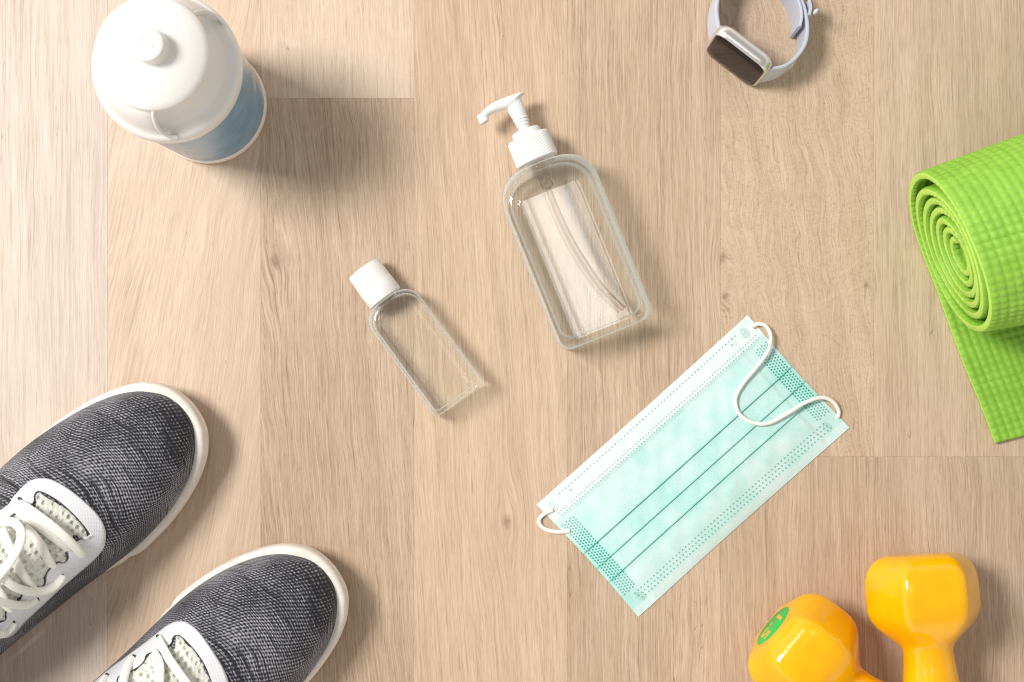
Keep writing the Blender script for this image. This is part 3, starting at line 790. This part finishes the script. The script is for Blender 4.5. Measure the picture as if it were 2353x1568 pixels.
# ================================================================ SHOES
def knit_mat():
    t = NT('grey_knit'); M = t.math
    uvs = t.xyz(t.uv()); u, v = uvs[0], uvs[1]      # cm along the shoe, cm across
    av = M('SQRT', M('ADD', M('MULTIPLY', v, v), 1.0))
    wob = M('MULTIPLY', M('SUBTRACT', t.noise(t.uv(), .3, 2), .5), 1.0)
    r = M('ADD', M('SUBTRACT', u, M('MULTIPLY', av, .62)), wob)       # arcs bowing towards the toe
    row = M('SINE', M('MULTIPLY', r, 2*math.pi/.15))
    st = M('SINE', M('MULTIPLY', M('ADD', M('MULTIPLY', v, 1.0), M('MULTIPLY', r, .45)), 2*math.pi/.16))
    cell = M('MULTIPLY', M('ADD', row, st), .5)
    n1 = t.noise(t.vec(M('MULTIPLY', r, 13.0), M('MULTIPLY', v, 7.0), 0), 1, 2, .7)
    n0 = t.noise(t.vec(M('MULTIPLY', u, .22), M('MULTIPLY', v, .30), 4.0), 1, 2)
    x = M('ADD', M('MULTIPLY', cell, .42), M('MULTIPLY', M('SUBTRACT', n1, .5), 1.6))
    x = M('ADD', x, M('MULTIPLY', M('SUBTRACT', n0, .5), 1.3))
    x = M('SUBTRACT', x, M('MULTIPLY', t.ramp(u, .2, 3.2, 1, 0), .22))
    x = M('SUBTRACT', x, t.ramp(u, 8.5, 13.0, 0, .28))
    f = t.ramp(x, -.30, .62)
    col = t.mix(f, (.010, .011, .019, 1), (.42, .425, .475, 1))
    sr = M('ABSOLUTE', M('SUBTRACT', t.noise(t.vec(M('MULTIPLY', r, 5.0), M('MULTIPLY', v, .12), 12.0), 1, 1.0, .6), .5))
    msk = t.ramp(t.noise(t.vec(M('MULTIPLY', u, .34), M('MULTIPLY', v, .40), 21.0), 1, 2), .45, .53)
    s = M('MULTIPLY', t.ramp(sr, .012, .034, 1, 0), msk)
    col = t.mix(M('MULTIPLY', s, .93), col, (.006, .006, .010, 1))
    t.P(Base_Color=col, Roughness=.72, Sheen_Weight=.15); t.b.inputs['Specular IOR Level'].default_value = .3
    t.bump(M('ADD', cell, n1), .5, .0006)
    return t.m
KNIT = knit_mat()
def sole_mat():
    t = NT('cream_foam'); n = t.noise(t.pos(), 1.0, 4)
    t.P(Base_Color=t.mix(t.ramp(n, .35, .7), (.80, .76, .71, 1), (.72, .67, .61, 1)), Roughness=.55); t.bump(t.noise(t.pos(), 18, 3), .2, .0004); return t.m
SOLE = sole_mat()
def overlay_mat():
    t = NT('white_tpu_weave'); p = t.xyz(t.uv()); M = t.math
    g = M('MULTIPLY', M('SINE', M('MULTIPLY', p[0], 2*math.pi/.11)), M('SINE', M('MULTIPLY', p[1], 2*math.pi/.11)))
    col = t.mix(t.ramp(g, -.6, .6), (.66, .68, .72, 1), (.76, .78, .81, 1))
    t.P(Base_Color=col, Roughness=.38); t.bump(g, .25, .0003); return t.m
OVER = overlay_mat()
def mesh_mat():
    t = NT('white_air_mesh'); M = t.math
    wv = t.n('TexVoronoi', {'Vector': t.uv(), 'Scale': 2.6, 'Randomness': .35}, out=0)
    n = t.noise(t.pos(), 5, 3)
    n2 = t.noise(t.uv(), 1.1, 2)
    pit = M('MULTIPLY', t.ramp(wv, .10, .26, 1, 0), t.ramp(n2, .35, .5))
    col = t.mix(t.ramp(n, .3, .7), (.60, .61, .55, 1), (.74, .75, .69, 1))
    col = t.mix(M('MULTIPLY', pit, .5), col, (.10, .12, .10, 1))
    t.P(Base_Color=col, Roughness=.8); t.bump(M('ADD', t.ramp(wv, .05, .45), M('MULTIPLY', n, .5)), .8, .0018); return t.m
AIRM = mesh_mat()
def lace_mat():
    t = NT('cream_lace'); p = t.xyz(t.uv()); M = t.math
    g = M('SINE', M('MULTIPLY', M('ADD', p[0], p[1]), 2*math.pi/.09))
    t.P(Base_Color=t.mix(t.ramp(t.noise(t.pos(), 9, 3), .3, .7), (.77, .76, .70, 1), (.84, .83, .78, 1)), Roughness=.8)
    t.bump(t.noise(t.pos(), 20, 3), .4, .0005); return t.m
LACE = lace_mat()
STITCH = simple('dark_piping', (.03, .035, .04, 1), .6)
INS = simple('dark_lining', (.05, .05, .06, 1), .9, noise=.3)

WT = smooth_table([(0, .0), (.08, .65), (.3, 1.3), (.8, 2.0), (1.6, 2.75), (3, 3.5), (5, 4.1), (7.5, 4.42), (10, 4.38), (13, 4.05), (17, 3.65), (21, 3.5), (24, 3.35), (26, 2.9), (27.3, 2.0), (27.9, 1.0), (28.1, 0)], 8)
HT = smooth_table([(0, .0), (.08, .55), (.3, 1.1), (.8, 1.8), (1.6, 2.5), (3, 3.1), (5, 3.6), (7, 4.2), (9, 5.0), (11, 5.9), (13, 6.8), (16, 7.8), (20, 7.4), (24, 7.2), (26, 7.4), (27.3, 6.2), (27.9, 3.5), (28.1, 0)], 8)
def Wd_(s): return max(.001, interp(s, WT))
def Hh(s): return max(.001, interp(s, HT))
def Zb(s): return 1.9+.55*math.exp(-(s/2.5)**2)
def Cx(s, m):   # centre line bends a little to the medial side at the toe
    return m*(.06*math.exp(-(s/3.0)**2) - .25*math.exp(-((s-11)/4.0)**2))
def zsurf(x, s, m):
    w_ = Wd_(s); q = min(.9995, abs((x-Cx(s, m))/w_))
    return Zb(s)+Hh(s)*(1-q**2.5)**(1/1.9)
def build_shoe(label, toe_px, dirw, m, D):
    """dirw: world direction the toe points to; m=+1: medial side on local +x"""
    tp = P(toe_px[0], toe_px[1], 1.6)
    d = Vector(dirw).normalized(); rot = math.atan2(d.y, d.x)-math.pi/2
    root = thing('sneaker', label, 'sneaker', (tp.x, tp.y, 0), rot, 'pair of grey knit sneakers')
    Rz = Matrix.Rotation(-rot, 3, 'Z')
    def tl(px, py, off=0.0):        # drop a sight line onto the upper -> local (x, y, z)
        z = 5.0
        for _ in range(40):
            q = Rz @ (P(px, py, z)-Vector((tp.x, tp.y, 0)))
            z2 = zsurf(q.x, max(.3, -q.y), m)+off
            z = z*.6+z2*.4
        q = Rz @ (P(px, py, z)-Vector((tp.x, tp.y, 0))); return Vector((q.x, q.y, z))
    def onsurf(x, s, off=0.0): return Vector((x, -s, zsurf(x, s, m)+off))
    # ---- upper: two half shells so that the ankle opening is a clean hole
    ss = [0.004, .03, .08, .16, .28, .45]+[.65+.0*k for k in range(1)]+list(np.arange(.9, 27.2, .3))+[27.3, 27.6, 27.8, 27.95, 28.05, 28.09]
    def qo(s):
        if s < 15.2 or s > 26.2: return 0.0
        return .86*math.sin(math.pi*(s-15.2)/11.0)**.45*.62
    V = []; F = []; UV = []
    nq = 44
    for sg in (-1, 1):
        o = len(V)
        for s in ss:
            for k in range(nq+1):
                q = qo(s)+(1-qo(s))*k/nq
                x_ = math.sin(q*math.pi/2); 
                w_ = Wd_(s); x = Cx(s, m)+sg*w_*x_
                z = Zb(s)+Hh(s)*max(0, 1-x_**2.5)**(1/1.9)
                if k == nq: z = Zb(s)-.3
                V.append((x, -s, z)); UV.append((s, sg*(q*w_*1.0+max(0, q-.6)*Hh(s)*.9)+m*0.0))
        for i in range(len(ss)-1):
            for k in range(nq):
                a_ = o+i*(nq+1)+k
                F.append((a_, a_+1, a_+nq+2, a_+nq+1) if sg > 0 else (a_, a_+nq+1, a_+nq+2, a_+1))
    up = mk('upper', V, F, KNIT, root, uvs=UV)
    bm = bmesh.new(); bm.from_mesh(up.data); bmesh.ops.remove_doubles(bm, verts=bm.verts, dist=1e-5); bmesh.ops.recalc_face_normals(bm, faces=bm.faces); bm.to_mesh(up.data); bm.free()
    sol = up.modifiers.new('solid', 'SOLIDIFY'); sol.thickness = .0022; sol.offset = -1
    # ---- sole
    n = 220; out = []
    def side(s, sg):
        w_ = Wd_(max(0.0, min(28.09, (s+.42)/28.95*28.1)))+(interp(s, [(0, .34), (3, .28), (8, .34), (10.5, .0), (13, -.42), (18, -.45), (23, .1), (28, .4)]) if sg*m > 0 else interp(s, [(0, .36), (2, .30), (5, .22), (8, .12), (12, -.1), (20, -.1), (28, .4)]))*min(1, math.sqrt(max(0, (s+.42))/.5))*min(1, math.sqrt(max(0, (28.55-s))/.5))
        # waist of the sole is narrower on the medial side
        return Cx(max(0, s), m)+sg*w_
    sv = [-.42+28.95*(1-math.cos(math.pi*k/(n//2)))/2 for k in range(n//2+1)]
    loop_ = [(side(s, 1), -s) for s in sv]+[(side(s, -1), -s) for s in reversed(sv[1:-1])]
    c0 = Vector((0, -14)); rings = []
    def ring(inset, zf, notch=0.0):
        r = []
        N = len(loop_)
        for i in range(N):
            p = Vector(loop_[i]); a_ = Vector(loop_[i-1]); b_ = Vector(loop_[(i+1) % N]); tt = (b_-a_)
            nn = Vector((tt.y, -tt.x)); nn = nn.normalized() if nn.length > 1e-6 else Vector((0, 1))
            # outward
            if nn.dot(p-Vector((0, max(-24, min(-4, p.y))))) < 0: nn = -nn
            ins = inset
            s = -p.y
            for ns, sd in ((8.9, 1), (12.0, 1), (8.2, -1), (11.5, -1)):
                if (p.x*m > 0) == (sd > 0): ins += notch*math.exp(-((s-ns)/.16)**2)
            toe = .75*math.exp(-(max(0, s)/2.4)**2)
            q = p-nn*ins; r.append((q.x, q.y, zf+(toe*(1 if zf > .3 else 1.0))))
        return r
    rings = [ring(.9, 0), ring(.45, .02), ring(.12, .35, .1), ring(0, .9, .16), ring(.0, 1.5, .16), ring(.05, 1.95, .14), ring(.16, 2.15, .1), ring(.36, 2.18), ring(1.6, 1.9), ring(3.0, 1.8)]
    # keep caps simple
    V, F = fixdir(*loft(rings[:9])); mk('sole', V, F, SOLE, root, auto=60)
    # ---- insole
    prof = []
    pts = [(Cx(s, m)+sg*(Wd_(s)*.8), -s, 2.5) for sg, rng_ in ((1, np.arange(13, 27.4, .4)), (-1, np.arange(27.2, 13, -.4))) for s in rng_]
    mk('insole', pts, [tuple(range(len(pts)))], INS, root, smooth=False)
    # ---- eyestay overlay band
    fx = D['f']
    outer = [tl(*fx(*q)) for q in D['outer']]; inner = [tl(*fx(*q)) for q in D['inner']]
    o_ = [Vector((q.x, q.y, 0)) for q in outer]; i_ = [Vector((q.x, q.y, 0)) for q in inner]
    # carry both edges back towards the ankle
    o_ = [Vector((x, -s, 0)) for x, s in D['oback0']]+o_+[Vector((x, -s, 0)) for x, s in D['oback1']]
    i_ = [Vector((x, -s, 0)) for x, s in D['iback0']]+i_+[Vector((x, -s, 0)) for x, s in D['iback1']]
    NB = 260; MB_ = 14
    o_ = resample(cr(o_, 8), NB); i_ = resample(cr(i_, 8), NB)
    V = []; F = []; UV = []
    for i in range(NB):
        for k in range(MB_+1):
            f = k/MB_; q = o_[i].lerp(i_[i], f)
            e = min(f, 1-f)*(o_[i]-i_[i]).length
            off = .04+.07*min(1, e/.06)
            V.append((q.x, q.y, zsurf(q.x, max(.3, -q.y), m)+off)); UV.append((q.x, q.y))
    for i in range(NB-1):
        for k in range(MB_):
            a_ = i*(MB_+1)+k; F.append((a_, a_+1, a_+MB_+2, a_+MB_+1))
    ov = mk('eyestay', V, F, OVER, root, uvs=UV)
    bm = bmesh.new(); bm.from_mesh(ov.data); bmesh.ops.recalc_face_normals(bm, faces=bm.faces)
    if sum(f.normal.z for f in bm.faces) < 0: bmesh.ops.reverse_faces(bm, faces=bm.faces)
    bm.to_mesh(ov.data); bm.free()
    sm = ov.modifiers.new('solid', 'SOLIDIFY'); sm.thickness = .0009; sm.offset = -1
    # dark piping at the inner edge
    V, F = tube([Vector((q.x, q.y, zsurf(q.x, max(.3, -q.y), m)+.10)) for q in i_], .03, .04, 6); mk('piping', V, F, STITCH, ov)
    # ---- tongue of airy mesh filling the opening of the eyestay
    V = []; F = []; UV = []
    for i in range(NB):
        j = NB-1-i
        for k in range(11):
            pass
    half = NB//2; MT = 26
    for i in range(half):
        a_, b_ = i_[i], i_[NB-1-i]
        for k in range(MT+1):
            f = k/MT; f2 = -.06+1.12*f; q = a_.lerp(b_, f2)
            puff = .55*math.sin(math.pi*f)**.8*min(1, (half-i)/half*3.0)
            rip = .05*math.sin((-q.y)*7.5+2*math.sin(q.x*1.5))*abs(2*f-1)**1.5
            V.append((q.x, q.y, zsurf(q.x, max(.3, -q.y), m)-.03+puff*.35+rip)); UV.append((q.x, q.y))
    for i in range(half-1):
        for k in range(MT):
            a_ = i*(MT+1)+k; F.append((a_, a_+1, a_+MT+2, a_+MT+1))
    tg = mk('tongue', V, F, AIRM, root, uvs=UV)
    bm = bmesh.new(); bm.from_mesh(tg.data); bmesh.ops.recalc_face_normals(bm, faces=bm.faces)
    if sum(f.normal.z for f in bm.faces) < 0: bmesh.ops.reverse_faces(bm, faces=bm.faces)
    bm.to_mesh(tg.data); bm.free()
    # ---- laces
    for L_ in D['laces']:
        pts = []
        for (x, y, off) in L_:
            q = tl(*fx(x, y), off=off); pts.append(q)
        V, F = tube(cr(pts, 8), .265, .12, 14, p=2.4); mk('lace', V, F, LACE, root)
    for L_ in D.get('laces_local', []):
        V, F = tube(cr([onsurf(x, s, off) for x, s, off in L_], 8), .265, .12, 14, p=2.4); mk('lace', V, F, LACE, root)
    # eyelet holes
    for (x, y) in D['eyelets']:
        q = tl(*fx(x, y), off=.105)
        V, F = lathe([(.02, .0), (.20, .0), (.20, .02), (.02, .03)], 16); V = [(v[0]+q.x, v[1]*.55+q.y, v[2]+q.z) for v in V]
        mk('eyelet', V, F, STITCH, ov)
    return root
Z6 = lambda x, y: (.2462*x, 1084.4+.2462*y)
DA = dict(f=Z6,
    outer=[(0, 360), (120, 240), (220, 130), (300, 75), (380, 58), (480, 70), (600, 130), (720, 215), (850, 330), (930, 420), (980, 520), (990, 610), (975, 700), (930, 770), (850, 850), (700, 980), (560, 1100), (400, 1250), (250, 1390), (100, 1540)],
    inner=[(10, 470), (60, 445), (95, 425), (150, 388), (210, 370), (245, 360), (290, 320), (325, 280), (325, 235), (335, 200), (370, 184), (450, 215), (560, 285), (680, 390), (770, 490), (830, 570), (838, 605), (805, 630), (760, 625), (725, 643), (670, 680), (645, 715), (628, 755), (637, 805), (600, 850), (540, 845), (460, 915), (430, 970), (425, 1040), (390, 1075), (330, 1070), (290, 1085), (215, 1140), (190, 1190), (120, 1245), (60, 1310), (20, 1400)],
    oback0=[(-2.6, 18.0), (-2.8, 15.5)], oback1=[(3.0, 16.2), (2.7, 18.0)],
    iback0=[(-1.2, 18.0), (-1.4, 15.0)], iback1=[(1.5, 16.0), (1.3, 18.0)],
    laces=[
        [(180, 300, .10), (240, 330, .35), (330, 390, .62), (480, 500, .75), (620, 620, .70), (720, 720, .45), (775, 790, .12)],
        [(150, 330, .1), (230, 420, .40), (330, 480, .50), (460, 580, .50), (580, 670, .30), (650, 730, .02)],
        [(230, 520, .45), (310, 590, .50), (390, 700, .45), (440, 800, .32), (500, 900, .02)],
        [(-60, 470, .9), (30, 462, 1.3), (120, 472, 1.7), (180, 520, 1.9), (200, 600, 1.9), (172, 700, 1.7), (105, 820, 1.4), (30, 920, 1.1), (-50, 1010, .9)],
        [(20, 540, .5), (70, 660, .55), (130, 790, .55), (190, 920, .45), (260, 1030, .25), (310, 1090, .02)],
        [(-30, 930, .8), (50, 1010, .75), (140, 1075, .65), (260, 1115, .55), (390, 1115, .50), (500, 1070, .45), (560, 1005, .28), (575, 960, .1)],
        [(-60, 1200, .7), (60, 1225, .60), (160, 1245, .55), (260, 1235, .45), (335, 1185, .1)],
        [(-60, 1520, .7), (30, 1510, .6), (90, 1465, .4), (120, 1400, .1)],
        [(-60, 1060, .5), (10, 1150, .5), (60, 1250, .3), (90, 1300, .05)],
    ],
    eyelets=[(190, 262), (785, 775), (575, 965), (345, 1185), (120, 1400)])
Z2 = lambda x, y: (110.3+.3046*x, 1231.6+.3046*y)
DB = dict(f=Z2,
    outer=[(200, 1215), (340, 1104), (450, 1010), (600, 900), (760, 780), (860, 700), (920, 660), (980, 640), (1050, 650), (1130, 710), (1200, 800), (1280, 920), (1330, 1010), (1365, 1104), (1372, 1200), (1350, 1290), (1290, 1380), (1190, 1480)],
    inner=[(470, 1190), (515, 1150), (525, 1104), (530, 1065), (560, 1055), (620, 1025), (700, 975), (735, 930), (742, 900), (780, 880), (840, 880), (885, 858), (920, 825), (940, 798), (945, 768), (970, 748), (1010, 760), (1080, 830), (1150, 920), (1200, 1010), (1235, 1104), (1245, 1150), (1215, 1175), (1160, 1180), (1120, 1230), (1100, 1290), (1040, 1330)],
    oback0=[(-3.0, 18.0), (-3.4, 15.0)], oback1=[(2.6, 15.0), (2.4, 18.0)],
    iback0=[(-1.6, 18.0), (-1.9, 15.0)], iback1=[(1.2, 15.0), (1.0, 18.0)],
    laces=[
        [(835, 775, .1), (865, 840, .35), (915, 930, .6), (985, 1030, .7), (1060, 1130, .6), (1120, 1210, .35), (1150, 1260, .1)],
        [(800, 880, .05), (838, 950, .4), (845, 1040, .5), (840, 1130, .5), (830, 1220, .5)],
        [(650, 925, .1), (610, 970, .4), (580, 1050, .6), (565, 1130, .7), (570, 1230, .7)],
        [(450, 1065, .1), (415, 1110, .4), (390, 1170, .6)],
        [(1120, 1180, .05), (1000, 1180, .5), (860, 1190, .6), (700, 1210, .6)],
    ],
    laces_local=[[(-2.2, 12.0, .1), (-1, 11.6, .6), (.8, 11.9, .6), (2.1, 12.8, .1)], [(-2.2, 14.0, .1), (-1, 13.5, .6), (.8, 13.7, .6), (2.0, 14.6, .1)]],
    eyelets=[(835, 765), (655, 915), (452, 1055), (1155, 1265)])
build_shoe('grey knit sneaker higher in the photo, its sole edge showing at the toe, laces looped', (430, 934), (.74, .67, 0), 1, DA)
build_shoe('grey knit sneaker cut off by the bottom edge, nearer the middle of the photo', (759, 1312), (.78, .625, 0), -1, DB)
